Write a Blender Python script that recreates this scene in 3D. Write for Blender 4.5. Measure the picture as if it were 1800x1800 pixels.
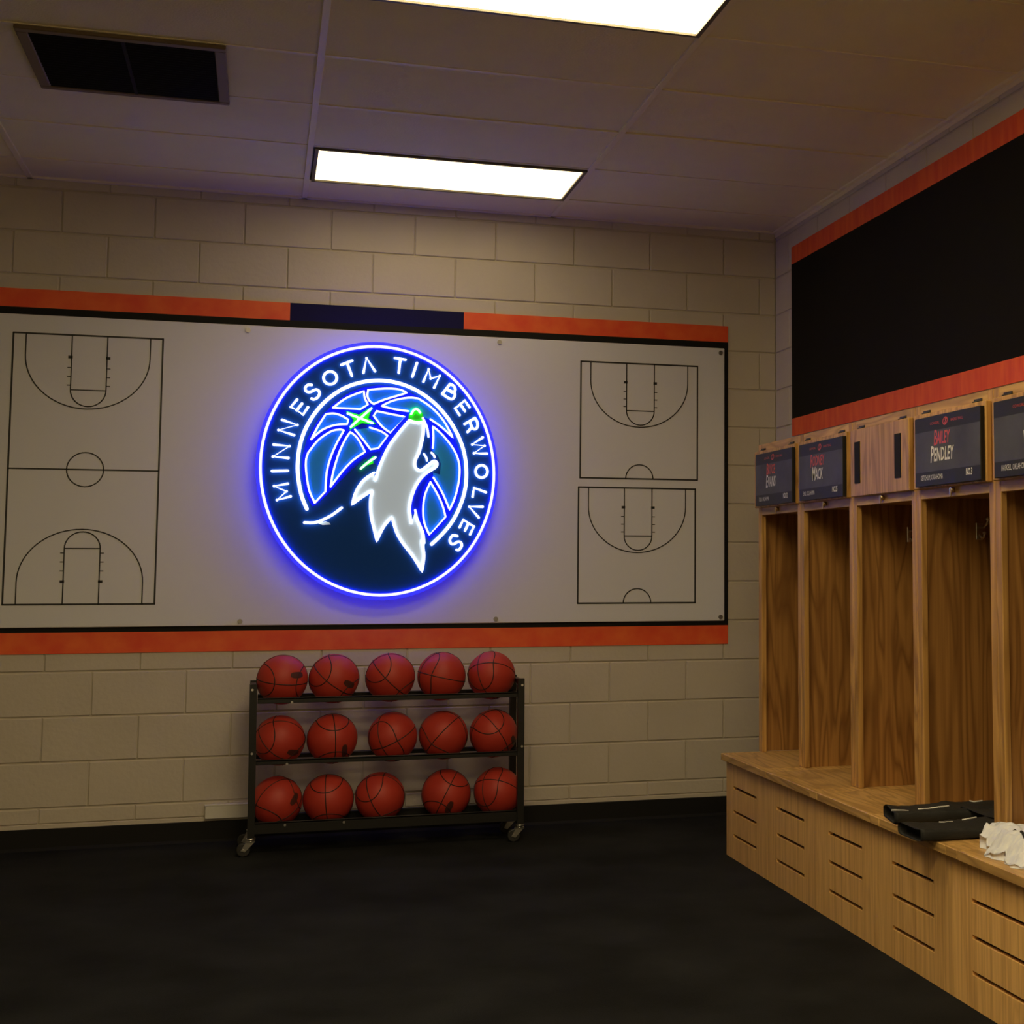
import bpy, bmesh, math, random
from mathutils import Vector, Matrix
from mathutils.geometry import tessellate_polygon

for o in list(bpy.data.objects): bpy.data.objects.remove(o, do_unlink=True)
scene = bpy.context.scene
COL = scene.collection
random.seed(7)

# ------------------------------------------------------------------ camera
cam_d = bpy.data.cameras.new('camera'); cam = bpy.data.objects.new('camera', cam_d); COL.objects.link(cam)
pitch, roll, yaw = 0.0824, -0.0018, -0.2983
Rm = Matrix.Rotation(yaw, 3, 'Z') @ Matrix.Rotation(pitch, 3, 'X') @ Matrix.Rotation(roll, 3, 'Y')
right, fwd, up = Rm.col[0], Rm.col[1], Rm.col[2]
M4 = Matrix((right, up, -fwd)).transposed().to_4x4(); M4.translation = Vector((0.732, -7.0931, 1.2846))
cam.matrix_world = M4
cam_d.sensor_width = 36.0; cam_d.lens = 2489.77 / 1800 * 36.0
cam_d.shift_x = (900 - 1228.94) / 1800; cam_d.shift_y = (787.84 - 900) / 1800
cam_d.clip_start = 0.05
scene.camera = cam

# ------------------------------------------------------------------ world, exposure, lamp strengths
w = bpy.data.worlds.new('world'); scene.world = w; w.use_nodes = True
w.node_tree.nodes['Background'].inputs[0].default_value = (0.02, 0.018, 0.015, 1)
scene.view_settings.view_transform = 'Standard'; scene.view_settings.look = 'None'
scene.view_settings.exposure = 0.0; scene.view_settings.gamma = 1.0
scene.view_settings.use_curve_mapping = False
LAMP = (1.0, 0.78, 0.42)             # warm fluorescent light; strengths: by the wall, second, rest of that row, left row
LAMP_NEAR, LAMP_MID, LAMP_REST, LAMP_LEFT = 2.8, 14.0, 17.0, 13.0
NEON_BLUE, HALO_BLUE = (0.92, 0.92, 1.15), (0.07, 0.09, 22.0)   # tube faces, and the light they throw back on the disc
ADDED_GLOW = (0.14, 0.16, 14.0)  # unseen strip added behind the disc to spread glow over the board
NEON_WHITE, HALO_WHITE = (1.05, 1.05, 1.05), (6.0, 6.4, 7.2)
NEON_GREEN, HALO_GREEN = (0.88, 1.15, 0.88), (0.08, 24.0, 0.08)

# ------------------------------------------------------------------ materials
MATS = {}
def mat(name, col, rough=0.6, metal=0.0, emit=None, spec=0.5, coat=0.0):
    m = bpy.data.materials.new(name); m.use_nodes = True
    b = m.node_tree.nodes['Principled BSDF']
    b.inputs['Base Color'].default_value = (*col, 1); b.inputs['Roughness'].default_value = rough
    b.inputs['Metallic'].default_value = metal; b.inputs['Specular IOR Level'].default_value = spec
    b.inputs['Coat Weight'].default_value = coat
    if emit:
        mx = max(emit)
        b.inputs['Emission Color'].default_value = (emit[0]/mx, emit[1]/mx, emit[2]/mx, 1)
        b.inputs['Emission Strength'].default_value = mx
    MATS[name] = m
    return m
def nodes(m): return m.node_tree.nodes, m.node_tree.links, m.node_tree.nodes['Principled BSDF']
def mottled(name, c1, c2, scale, rough=0.7, bump=0.0, bscale=None, detail=4.0, stretch=(1,1,1), spec=0.4, lo=0.3, hi=0.7, dist=0.004):
    m = mat(name, c1, rough, spec=spec); N, L, b = nodes(m)
    tc = N.new('ShaderNodeTexCoord'); mp = N.new('ShaderNodeMapping'); mp.inputs['Scale'].default_value = stretch
    oi = N.new('ShaderNodeObjectInfo'); ad = N.new('ShaderNodeVectorMath'); ad.operation = 'ADD'
    sc = N.new('ShaderNodeVectorMath'); sc.operation = 'SCALE'; sc.inputs['Scale'].default_value = 17.0
    cx = N.new('ShaderNodeCombineXYZ')
    for k in range(3): L.new(oi.outputs['Random'], cx.inputs[k])
    L.new(cx.outputs[0], sc.inputs[0]); L.new(tc.outputs['Object'], ad.inputs[0]); L.new(sc.outputs[0], ad.inputs[1])
    L.new(ad.outputs[0], mp.inputs['Vector'])
    n = N.new('ShaderNodeTexNoise'); n.inputs['Scale'].default_value = scale; n.inputs['Detail'].default_value = detail
    L.new(mp.outputs[0], n.inputs['Vector'])
    r = N.new('ShaderNodeValToRGB'); r.color_ramp.elements[0].position = lo; r.color_ramp.elements[1].position = hi
    r.color_ramp.elements[0].color = (*c1, 1); r.color_ramp.elements[1].color = (*c2, 1)
    L.new(n.outputs['Fac'], r.inputs[0]); L.new(r.outputs[0], b.inputs['Base Color'])
    if bump:
        n2 = N.new('ShaderNodeTexNoise'); n2.inputs['Scale'].default_value = bscale or scale*4; n2.inputs['Detail'].default_value = 3
        L.new(mp.outputs[0], n2.inputs['Vector'])
        bp = N.new('ShaderNodeBump'); bp.inputs['Strength'].default_value = bump; bp.inputs['Distance'].default_value = dist
        L.new(n2.outputs['Fac'], bp.inputs['Height']); L.new(bp.outputs[0], b.inputs['Normal'])
    return m
def oak(name, axis, c1, c2, c3, rough=0.42, fig=.72):
    """oak with cathedral grain running along one axis"""
    m = mat(name, c1, rough, spec=0.45); N, L, b = nodes(m)
    tc = N.new('ShaderNodeTexCoord'); oi = N.new('ShaderNodeObjectInfo')
    cx = N.new('ShaderNodeCombineXYZ'); sc = N.new('ShaderNodeVectorMath'); sc.operation = 'SCALE'; sc.inputs['Scale'].default_value = 13.0
    ad = N.new('ShaderNodeVectorMath'); ad.operation = 'ADD'; mp = N.new('ShaderNodeMapping')
    for k in range(3): L.new(oi.outputs['Random'], cx.inputs[k])
    L.new(cx.outputs[0], sc.inputs[0]); L.new(tc.outputs['Object'], ad.inputs[0]); L.new(sc.outputs[0], ad.inputs[1])
    L.new(ad.outputs[0], mp.inputs['Vector'])
    s = [5.0, 5.0, 5.0]; s['xyz'.index(axis)] = 0.55; mp.inputs['Scale'].default_value = s
    n = N.new('ShaderNodeTexNoise'); n.inputs['Scale'].default_value = 1.6; n.inputs['Detail'].default_value = 2.0; n.inputs['Distortion'].default_value = 0.4
    L.new(mp.outputs[0], n.inputs['Vector'])
    mu = N.new('ShaderNodeMath'); mu.operation = 'MULTIPLY'; mu.inputs[1].default_value = 9.0
    fr = N.new('ShaderNodeMath'); fr.operation = 'PINGPONG'; fr.inputs[1].default_value = 0.5
    L.new(n.outputs['Fac'], mu.inputs[0]); L.new(mu.outputs[0], fr.inputs[0])
    mp2 = N.new('ShaderNodeMapping'); s2 = [60.0, 60.0, 60.0]; s2['xyz'.index(axis)] = 1.5; mp2.inputs['Scale'].default_value = s2
    L.new(ad.outputs[0], mp2.inputs['Vector'])
    n2 = N.new('ShaderNodeTexNoise'); n2.inputs['Scale'].default_value = 1.5; n2.inputs['Detail'].default_value = 3
    L.new(mp2.outputs[0], n2.inputs['Vector'])
    r = N.new('ShaderNodeValToRGB'); e = r.color_ramp.elements
    e[0].position = 0.0; e[0].color = (*[c*fig for c in c2], 1); e[1].position = 0.30; e[1].color = (*c1, 1)
    L.new(fr.outputs[0], r.inputs[0])
    r2 = N.new('ShaderNodeValToRGB'); r2.color_ramp.elements[0].position = 0.42; r2.color_ramp.elements[1].position = 0.72
    L.new(n2.outputs['Fac'], r2.inputs[0])
    mx = N.new('ShaderNodeMixRGB'); mx.inputs[2].default_value = (*c3, 1)
    m3 = N.new('ShaderNodeMath'); m3.operation = 'MULTIPLY'; m3.inputs[1].default_value = 0.7
    L.new(r2.outputs[0], m3.inputs[0]); L.new(m3.outputs[0], mx.inputs[0]); L.new(r.outputs[0], mx.inputs[1])
    hv = N.new('ShaderNodeHueSaturation'); mr = N.new('ShaderNodeMapRange'); mr.inputs[3].default_value = 0.88; mr.inputs[4].default_value = 1.1
    L.new(oi.outputs['Random'], mr.inputs[0]); L.new(mr.outputs[0], hv.inputs['Value']); L.new(mx.outputs[0], hv.inputs['Color'])
    L.new(hv.outputs[0], b.inputs['Base Color'])
    bp = N.new('ShaderNodeBump'); bp.inputs['Strength'].default_value = 0.12; bp.inputs['Distance'].default_value = 0.001
    L.new(n2.outputs['Fac'], bp.inputs['Height']); L.new(bp.outputs[0], b.inputs['Normal'])
    return m

mottled('block_paint', (0.56, 0.51, 0.43), (0.61, 0.555, 0.47), 3.0, 0.55, bump=0.35, bscale=45, dist=0.004)
mottled('mortar_paint', (0.56, 0.51, 0.43), (0.60, 0.545, 0.46), 5.0, 0.6, bump=0.2, bscale=60)
mottled('wall_paint', (0.56, 0.51, 0.43), (0.60, 0.545, 0.46), 2.0, 0.6)
mottled('tile_mineral', (0.88, 0.81, 0.55), (0.91, 0.84, 0.58), 6.0, 0.85, bump=0.3, bscale=120, spec=0.2)
mat('grid_white', (0.88, 0.80, 0.60), 0.5)
mottled('carpet', (0.007, 0.0078, 0.0085), (0.019, 0.021, 0.023), 2.6, 0.95, bump=0.8, bscale=320, detail=6, spec=0.15, lo=0.35, hi=0.75)
mat('rubber_black', (0.009, 0.009, 0.009), 0.7, spec=0.25)
mottled('red_vinyl', (0.88, 0.085, 0.026), (0.97, 0.17, 0.036), 9.0, 0.5, detail=6, lo=0.32, hi=0.72)
mottled('red_wall_vinyl', (0.72, 0.070, 0.020), (0.86, 0.14, 0.028), 9.0, 0.5, detail=6, stretch=(1, 3, .6), lo=0.32, hi=0.72)
mat('black_vinyl', (0.008, 0.008, 0.008), 0.6, spec=0.2)
mottled('black_wall_vinyl', (0.005, 0.0045, 0.0035), (0.008, 0.007, 0.005), 1.5, 0.7, spec=0.12)
mat('glow_tinted_vinyl', (0.007, 0.006, 0.05), 0.6, spec=0.15)  # dark vinyl with the neon's blue glow mixed into the base colour
mat('whiteboard', (0.74, 0.76, 0.82), 0.28, spec=0.5)
mat('marker_line', (0.02, 0.02, 0.022), 0.4)
mat('screw_steel', (0.38, 0.37, 0.36), 0.35, metal=1.0)
mat('powder_black', (0.010, 0.010, 0.011), 0.38)
mat('chrome', (0.85, 0.85, 0.84), 0.28, metal=1.0)
mat('brass', (0.62, 0.47, 0.22), 0.28, metal=1.0)
mat('wheel_grey', (0.02, 0.02, 0.02), 0.5)
mat('dark_metal', (0.02, 0.018, 0.016), 0.45)
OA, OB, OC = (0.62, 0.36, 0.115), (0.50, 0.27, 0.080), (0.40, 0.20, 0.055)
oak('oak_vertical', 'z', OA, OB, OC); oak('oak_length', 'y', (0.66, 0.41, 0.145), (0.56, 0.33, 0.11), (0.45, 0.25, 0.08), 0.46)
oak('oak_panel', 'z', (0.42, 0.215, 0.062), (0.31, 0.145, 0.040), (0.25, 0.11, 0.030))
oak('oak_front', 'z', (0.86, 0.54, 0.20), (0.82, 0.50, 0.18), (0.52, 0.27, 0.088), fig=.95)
mottled('ball_rubber', (0.42, 0.034, 0.022), (0.48, 0.044, 0.026), 8.0, 0.5, bump=0.35, bscale=420, dist=0.0012)
mat('ball_seam', (0.012, 0.010, 0.010), 0.6)
mat('ball_ink', (0.07, 0.016, 0.012), 0.6)
for n_, k_ in (('diffuser_near', LAMP_NEAR), ('diffuser_mid', LAMP_MID), ('diffuser', LAMP_REST), ('diffuser_left', LAMP_LEFT)):
    mat(n_, (0.8, 0.8, 0.8), 0.5, emit=[c*k_ for c in LAMP])
mat('vent_frame', (0.16, 0.115, 0.07), 0.5)
mat('vent_dark', (0.006, 0.0055, 0.005), 0.7, spec=0.15)
mat('light_frame', (0.10, 0.085, 0.06), 0.5)
mat('cover_white', (0.72, 0.70, 0.64), 0.35)
mottled('plaque_grey', (0.050, 0.050, 0.056), (0.095, 0.098, 0.115), 6.0, 0.5, detail=6, spec=0.3)
mat('plaque_dark', (0.024, 0.025, 0.024), 0.5, spec=0.3)
mat('plaque_edge', (0.010, 0.010, 0.009), 0.4)
mat('print_red', (0.62, 0.075, 0.035), 0.4)
mat('print_white', (0.78, 0.78, 0.70), 0.4)
mottled('cloth_black', (0.010, 0.011, 0.011), (0.018, 0.019, 0.019), 12.0, 0.75, bump=0.3, bscale=90)
mat('piping_white', (0.8, 0.8, 0.8), 0.6)
mottled('cloth_white', (0.72, 0.78, 0.96), (0.88, 0.92, 1.0), 28.0, 0.8, bump=0.5, bscale=70, stretch=(1, 2.5, 1), spec=0.2)
# sign
mat('sign_navy', (0.005, 0.055, 0.30), 0.6, spec=0.1)
mat('sign_blue_glow', (0.004, 0.02, 0.80), 0.6, spec=0.1)  # tube glow between the ball panels, put into the base colour
mat('sign_teal', (0.02, 0.36, 0.88), 0.5, spec=0.15)
mat('sign_grey', (0.74, 0.86, 0.94), 0.5, spec=0.2, emit=(0.075, 0.13, 0.20))   # grey fill with a weak glow added to brighten it
mat('sign_green', (0.03, 0.60, 0.03), 0.5, spec=0.3)
mat('neon_blue', (0.8, 0.8, 0.9), 0.4, emit=NEON_BLUE)
mat('neon_white', (0.8, 0.8, 0.8), 0.4, emit=NEON_WHITE)
for n_, e_ in (('halo_blue', HALO_BLUE), ('halo_white', HALO_WHITE), ('halo_green', HALO_GREEN)): mat(n_, (0.8, 0.8, 0.8), 0.4, emit=e_)
mat('added_glow', (0.2, 0.2, 0.9), 0.4, emit=ADDED_GLOW)
mat('neon_green', (0.8, 0.9, 0.8), 0.4, emit=NEON_GREEN)
m = bpy.data.materials.new('acrylic_clear'); m.use_nodes = True; MATS['acrylic_clear'] = m
N_, L_, b_ = nodes(m); b_.inputs['Base Color'].default_value = (0.03, 0.04, 0.85, 1); b_.inputs['Emission Color'].default_value = (0.05, 0.05, 1, 1); b_.inputs['Emission Strength'].default_value = 0.5   # edge-lit; b_.inputs['Roughness'].default_value = 0.25
tr = N_.new('ShaderNodeBsdfTransparent'); tr.inputs[0].default_value = (0.85, 0.87, 1, 1)
mixs = N_.new('ShaderNodeMixShader'); mixs.inputs[0].default_value = 0.85
L_.new(tr.outputs[0], mixs.inputs[1]); L_.new(b_.outputs[0], mixs.inputs[2]); L_.new(mixs.outputs[0], N_['Material Output'].inputs[0])

# ------------------------------------------------------------------ mesh helpers
class MB:
    def __init__(s): s.v = []; s.f = []; s.smooth = []
    def add(s, vs, fs, smooth=False):
        o = len(s.v); s.v += [tuple(p) for p in vs]; s.f += [tuple(i + o for i in f) for f in fs]; s.smooth += [smooth]*len(fs)
        return s
    def box(s, x0, x1, y0, y1, z0, z1, bev=0.0):
        x0, x1 = min(x0, x1), max(x0, x1); y0, y1 = min(y0, y1), max(y0, y1); z0, z1 = min(z0, z1), max(z0, z1)
        if not bev:
            v = [(x, y, z) for x in (x0, x1) for y in (y0, y1) for z in (z0, z1)]
            return s.add(v, [(0,1,3,2),(4,6,7,5),(0,4,5,1),(2,3,7,6),(0,2,6,4),(1,5,7,3)])
        bm = bmesh.new(); bmesh.ops.create_cube(bm, size=1.0)
        for q in bm.verts: q.co = Vector(((x0+x1)/2 + q.co.x*(x1-x0), (y0+y1)/2 + q.co.y*(y1-y0), (z0+z1)/2 + q.co.z*(z1-z0)))
        bmesh.ops.bevel(bm, geom=bm.edges[:], offset=bev, segments=1, affect='EDGES', profile=0.5)
        return s.bm(bm)
    def bm(s, bm, smooth=False):
        bm.verts.index_update(); s.add([q.co[:] for q in bm.verts], [[q.index for q in f.verts] for f in bm.faces], smooth); bm.free(); return s
    def tube(s, pts, r, n=8, closed=False, caps=True, rfun=None):
        pts = [Vector(p) for p in pts]; m = len(pts); rings = []; prev = None
        for i in range(m):
            a = pts[(i-1) % m] if (closed or i > 0) else pts[i]; b = pts[(i+1) % m] if (closed or i < m-1) else pts[i]
            t1 = (pts[i]-a); t2 = (b-pts[i])
            t = (t1.normalized() if t1.length else Vector()) + (t2.normalized() if t2.length else Vector())
            t = t.normalized() if t.length > 1e-6 else (t2 if t2.length else t1).normalized()
            if prev is None:
                ref = Vector((0,1,0)) if abs(t.y) < 0.9 else Vector((0,0,1)); u = t.cross(ref).normalized()
            else:
                u = (prev - t*prev.dot(t)); u = u.normalized() if u.length > 1e-6 else t.orthogonal().normalized()
            prev = u; v = t.cross(u); rr = rfun(i/(m-1)) if rfun else r
            rings.append([pts[i] + (u*math.cos(2*math.pi*k/n) + v*math.sin(2*math.pi*k/n))*rr for k in range(n)])
        vs = [p for rg in rings for p in rg]; fs = []
        for i in range(m if closed else m-1):
            j = (i+1) % m
            for k in range(n): fs.append((i*n+k, i*n+(k+1) % n, j*n+(k+1) % n, j*n+k))
        s.add(vs, fs, True)
        if caps and not closed:
            o = len(s.v)-len(vs)
            s.f.append(tuple(o+k for k in reversed(range(n)))); s.smooth.append(False)
            s.f.append(tuple(o+(m-1)*n+k for k in range(n))); s.smooth.append(False)
        return s
    def cyl(s, a, b, r, n=16, r2=None):
        r2 = r if r2 is None else r2
        return s.tube([a, b], r, n, rfun=lambda t: r + (r2-r)*t)
    def poly_xz(s, pts, yf, yb):
        """flat plate of an x,z outline between y=yf (front) and y=yb"""
        n = len(pts); tri = tessellate_polygon([[Vector((p[0], p[1], 0)) for p in pts]])
        fr = [(p[0], yf, p[1]) for p in pts]; bk = [(p[0], yb, p[1]) for p in pts]
        fs = []
        for t in tri:
            a, b, c = [Vector(pts[i]) for i in t]; ccw = (b-a).x*(c-a).y-(b-a).y*(c-a).x > 0
            tt = t if ccw else tuple(reversed(t)); fs.append(tuple(tt)); fs.append(tuple(n+i for i in reversed(tt)))
        area = sum(pts[i][0]*pts[(i+1) % n][1]-pts[(i+1) % n][0]*pts[i][1] for i in range(n))
        for i in range(n):
            j = (i+1) % n; q = (i, i+n, j+n, j); fs.append(q if area > 0 else tuple(reversed(q)))
        return s.add(fr+bk, fs)
    def mesh(s, name, m, off=(0,0,0)):
        me = bpy.data.meshes.new(name); me.from_pydata([(x-off[0], y-off[1], z-off[2]) for x, y, z in s.v], [], s.f)
        me.polygons.foreach_set('use_smooth', s.smooth); me.materials.append(MATS[m]); me.update(); return me
ROOT = {}
def put(name, me, parent=None):
    o = bpy.data.objects.new(name, me); COL.objects.link(o)
    if parent: o.parent = parent
    return o
def part(name, mb, m, parent, label=None):
    off = ROOT.get(parent.name, (0,0,0)); o = put(name, mb.mesh(name, m, off), parent); ROOT[o.name] = off
    if label: o['label'] = label
    return o
def tag(o, label=None, cat=None, group=None, kind=None):
    for k, v in (('label', label), ('category', cat), ('group', group), ('kind', kind)):
        if v: o[k] = v
    return o
def thing(name, label, cat, loc, group=None):
    o = bpy.data.objects.new(name, None); COL.objects.link(o); o.location = loc; o.empty_display_size = 0.1
    ROOT[o.name] = tuple(loc); return tag(o, label, cat, group)
def struct(name, mb, m, label=None):
    o = put(name, mb.mesh(name, m)); ROOT[o.name] = (0,0,0); o['kind'] = 'structure'
    if label: o['label'] = label
    return o
def smooth_line(pts, step=6, closed=False):
    """Catmull-Rom through the given 2-D points"""
    P = [Vector(p) for p in pts]; n = len(P); out = []
    for i in range(n if closed else n-1):
        p0 = P[(i-1) % n] if closed or i > 0 else P[0]; p1 = P[i]; p2 = P[(i+1) % n]; p3 = P[(i+2) % n] if closed or i < n-2 else P[-1]
        for k in range(step):
            t = k/step
            out.append(0.5*((2*p1)+(p2-p0)*t+(2*p0-5*p1+4*p2-p3)*t*t+(3*p1-p0-3*p2+p3)*t**3))
    if not closed: out.append(P[-1])
    return out

# ------------------------------------------------------------------ room numbers
WX = 3.343; LX = -2.80; FY = -8.6; CH = 3.0765
BL, BH, Z0 = 0.4064, 0.2032, 0.7932          # block length, course height, height of a course line

# floor, walls
struct('floor', MB().box(LX-.1, WX+.1, FY-.1, .1, -0.1, 0.0), 'carpet', 'dark charcoal carpet')
wb = struct('wall_back', MB().box(LX-.1, WX+.1, 0.006, 0.16, 0, CH+.1), 'mortar_paint', 'cream painted concrete block wall')
wr = struct('wall_right', MB().box(WX+.006, WX+.16, FY-.1, .1, 0, CH+.1), 'mortar_paint', 'cream painted block wall behind the lockers')
struct('wall_left', MB().box(LX-.16, LX, FY-.1, .1, 0, CH+.1), 'wall_paint')
struct('wall_front', MB().box(LX-.1, WX+.1, FY-.16, FY, 0, CH+.1), 'wall_paint')

# concrete blocks, one object each
block_cache = {}
def block_mesh(l, h, axis):
    key = (round(l, 3), round(h, 3), axis)
    if key not in block_cache:
        g = 0.0035
        mb = MB()
        gl = .0022
        if axis == 'x': mb.box(-l/2+gl, l/2-gl, -0.001, 0.012, -h/2+g, h/2-g, 0.0035)
        else: mb.box(-0.001, 0.012, -l/2+gl, l/2-gl, -h/2+g, h/2-g, 0.0035)
        block_cache[key] = mb.mesh('concrete_block', 'block_paint')
    return block_cache[key]
for r in range(-4, 12):
    za, zb = Z0 + r*BH, Z0 + (r+1)*BH
    if r == -4: za = 0.112
    zb = min(zb, CH)
    if r == -4 or zb-za < .02: pass
    off = 0.0 if r % 2 else 0.5
    k = math.floor(LX/BL) - 1
    while k*BL < WX:
        xa, xb = (k+off)*BL, (k+off+1)*BL; k += 1
        xa, xb = max(xa, LX), min(xb, WX)
        if xb-xa < 0.02: continue
        if za > 0.90 and zb < 2.53 and xa > -0.60 and xb < 3.06: continue     # wholly behind the board
        if xb < -1.3: continue                                                # never seen
        o = put('concrete_block', block_mesh(xb-xa, zb-za, 'x'), wb); o.location = ((xa+xb)/2, 0, (za+zb)/2)
    k = 0
    while True:                                                               # right wall
        ya, yb = -(k+off)*BL, -(k+off+1)*BL; k += 1
        if k == 1 and off: 
            for (a, b2) in ((0, -off*BL),):
                o = put('concrete_block', block_mesh(a-b2, zb-za, 'y'), wr); o.location = (WX, (a+b2)/2, (za+zb)/2)
        if ya < -4.6: break
        hid = (za > 1.96 and zb < 2.93 and ya < -0.27) or (zb < 1.8 and ya < -0.98) or (zb < 1.97 and ya < -0.98)
        if hid: continue
        o = put('concrete_block', block_mesh(ya-yb, zb-za, 'y'), wr); o.location = (WX, (ya+yb)/2, (za+zb)/2)
# painted sill strip above the baseboard and the black baseboards
tr1 = struct('trim_1', MB().box(LX, WX, -0.003, 0.02, 0.085, 0.112, 0.002), 'block_paint', 'narrow cream mortar strip above the baseboard')
bb = MB().box(LX, WX, -0.010, 0.02, 0.0, 0.094, 0.003); bb.add([(LX,-0.010,0.012),(WX,-0.010,0.012),(WX,-0.024,0.0),(LX,-0.024,0.0)], [(0,1,2,3)])
struct('baseboard_back', bb, 'rubber_black', 'black rubber cove base')
struct('baseboard_right', MB().box(WX-0.008, WX+0.02, -0.96, -0.012, 0.0, 0.094, 0.003), 'rubber_black', 'black rubber cove base')

# ceiling: slab above, tiles and grid bars as pieces
ceil = struct('ceiling', MB().box(LX-.1, WX+.1, FY-.1, .1, CH+.03, CH+.12), 'tile_mineral', 'suspended ceiling of mineral tiles')
GX = [0.885-1.23*3, 0.885-1.23*2, 0.885-1.23, 0.885, 2.115, WX]
GX[0] = LX
GY = [0.0] + [-0.345-0.5666*j for j in range(15)]
light_cells = [(3, 1), (3, 5), (3, 9), (3, 13), (2, 9), (2, 13)]
tile_cache = {}
for i in range(len(GX)-1):
    for j in range(len(GY)-1):
        if (i, j) in light_cells: continue
        a, b2 = GX[i]+.004, GX[i+1]-.004; c, d = GY[j+1]+.004, GY[j]-.004
        key = (round(b2-a, 3), round(d-c, 3))
        if key not in tile_cache:
            tile_cache[key] = MB().box(-key[0]/2, key[0]/2, -key[1]/2, key[1]/2, 0, 0.015, 0.002).mesh('ceiling_tile', 'tile_mineral')
        o = put('ceiling_tile', tile_cache[key], ceil); o.location = ((a+b2)/2, (c+d)/2, CH + 0.001 + random.uniform(0, .003))
        o.rotation_euler = (random.uniform(-.003, .003), random.uniform(-.0015, .0015), 0)
for x in GX[1:-1]:
    part('grid_bar', MB().box(x-.0125, x+.0125, GY[-1], 0, CH-.006, CH+.012, .001), 'grid_white', ceil)
for y in GY[1:]:
    for i in range(len(GX)-1):
        part('grid_bar', MB().box(GX[i]+.0125, GX[i+1]-.0125, y-.010, y+.010, CH-.0015, CH+.012), 'grid_white', ceil)
part('wall_angle', MB().box(WX-.022, WX, GY[-1], 0, CH-.008, CH+.01).box(WX-.004, WX, GY[-1], 0, CH-.028, CH-.008), 'grid_white', ceil)
part('wall_angle', MB().box(LX, WX, -.022, 0, CH-.006, CH+.01), 'grid_white', ceil)

# ------------------------------------------------------------------ ceiling lights and vent
def ceiling_light(j, label, i=3):
    y1, y0 = GY[j]-.012, GY[j+1]+.012; x0, x1 = GX[i]+.020, GX[i+1]-.012
    t = thing('ceiling_light', label, 'ceiling light', ((x0+x1)/2, (y0+y1)/2, CH), 'ceiling lights in a row over the room')
    f = MB(); w_ = .016
    f.box(x0, x1, y1-w_, y1, CH-.010, CH+.02).box(x0, x1, y0, y0+w_, CH-.010, CH+.02).box(x0, x0+w_, y0+w_, y1-w_, CH-.010, CH+.02).box(x1-w_, x1, y0+w_, y1-w_, CH-.010, CH+.02)
    part('frame', f, 'light_frame', t)
    part('diffuser', MB().box(x0+w_, x1-w_, y0+w_, y1-w_, CH-.002, CH+.004), 'diffuser_left' if i == 2 else 'diffuser_near' if j == 1 else ('diffuser_mid' if j == 5 else 'diffuser'), t, 'glowing white diffuser panel')
    part('housing', MB().box(x0+.004, x1-.004, y0+.004, y1-.004, CH+.02, CH+.029), 'light_frame', t)
ceiling_light(1, 'lit fluorescent panel in the ceiling nearest the block wall, above the neon sign')
ceiling_light(5, 'lit fluorescent panel cut by the top edge of the picture')
ceiling_light(9, 'lit fluorescent panel third from the block wall, overhead behind the picture')
ceiling_light(13, 'lit fluorescent panel farthest from the block wall, behind the viewer')
for j, lb in ((9, 'nearer the block wall'), (13, 'farther from the block wall')):
    ceiling_light(j, 'lit fluorescent panel of the left hand row outside the picture, '+lb, 2)

t = thing('ceiling_vent', 'dark square return air grille in the ceiling', 'vent', (.232, -1.735, CH))
x0, x1, y0, y1 = -.105, .566, -2.048, -1.415; zf = CH-.016
f = MB()
for a in ((x0, x1, y1-.034, y1), (x0, x1, y0, y0+.034), (x0, x0+.038, y0+.034, y1-.034), (x1-.038, x1, y0+.034, y1-.034)): f.box(*a, zf, CH, .003)
part('frame', f, 'vent_frame', t, 'dull bronze frame')
part('backing', MB().box(x0+.03, x1-.03, y0+.03, y1-.03, CH-.004, CH), 'vent_dark', t)
xm = (x0+x1)/2
part('divider', MB().box(xm-.006, xm+.006, y0+.034, y1-.034, zf+.001, CH-.003), 'vent_dark', t)
for k in range(22):
    y = y0+.045+k*(y1-y0-.09)/21
    for a, b2 in ((x0+.038, xm-.006), (xm+.006, x1-.038)):
        mb = MB(); mb.add([(a, y-.011, CH-.004), (b2, y-.011, CH-.004), (b2, y+.008, zf+.003), (a, y+.008, zf+.003), (a, y-.009, CH-.004), (b2, y-.009, CH-.004), (b2, y+.010, zf+.003), (a, y+.010, zf+.003)],
               [(0,1,2,3),(7,6,5,4),(0,4,5,1),(3,2,6,7),(0,3,7,4),(1,5,6,2)])
        part('louver', mb, 'vent_dark', t)

# ------------------------------------------------------------------ wall graphic and whiteboard on the back wall
t = thing('wall_graphic', 'red and black printed panel framing the whiteboard on the block wall', 'wall panel', (1.24, 0, 0.876))
gx0, gx1 = -0.64, 3.071
part('black_panel', MB().box(gx0, gx1, -.006, .0, .972, 2.466), 'black_vinyl', t, 'black border around the whiteboard')
part('red_strip', MB().box(gx0, gx1, -.006, .0, .876, .972), 'red_vinyl', t, 'mottled red strip below the whiteboard')
part('red_strip', MB().box(gx0, .831, -.006, .0, 2.466, 2.552), 'red_vinyl', t, 'mottled red strip above the full court drawing')
part('red_strip', MB().box(1.671, gx1, -.006, .0, 2.466, 2.552), 'red_vinyl', t, 'mottled red strip above the half court drawings')
part('dark_strip', MB().box(.831, 1.671, -.006, .0, 2.466, 2.552), 'glow_tinted_vinyl', t, 'dark strip between the two red strips')

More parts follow.
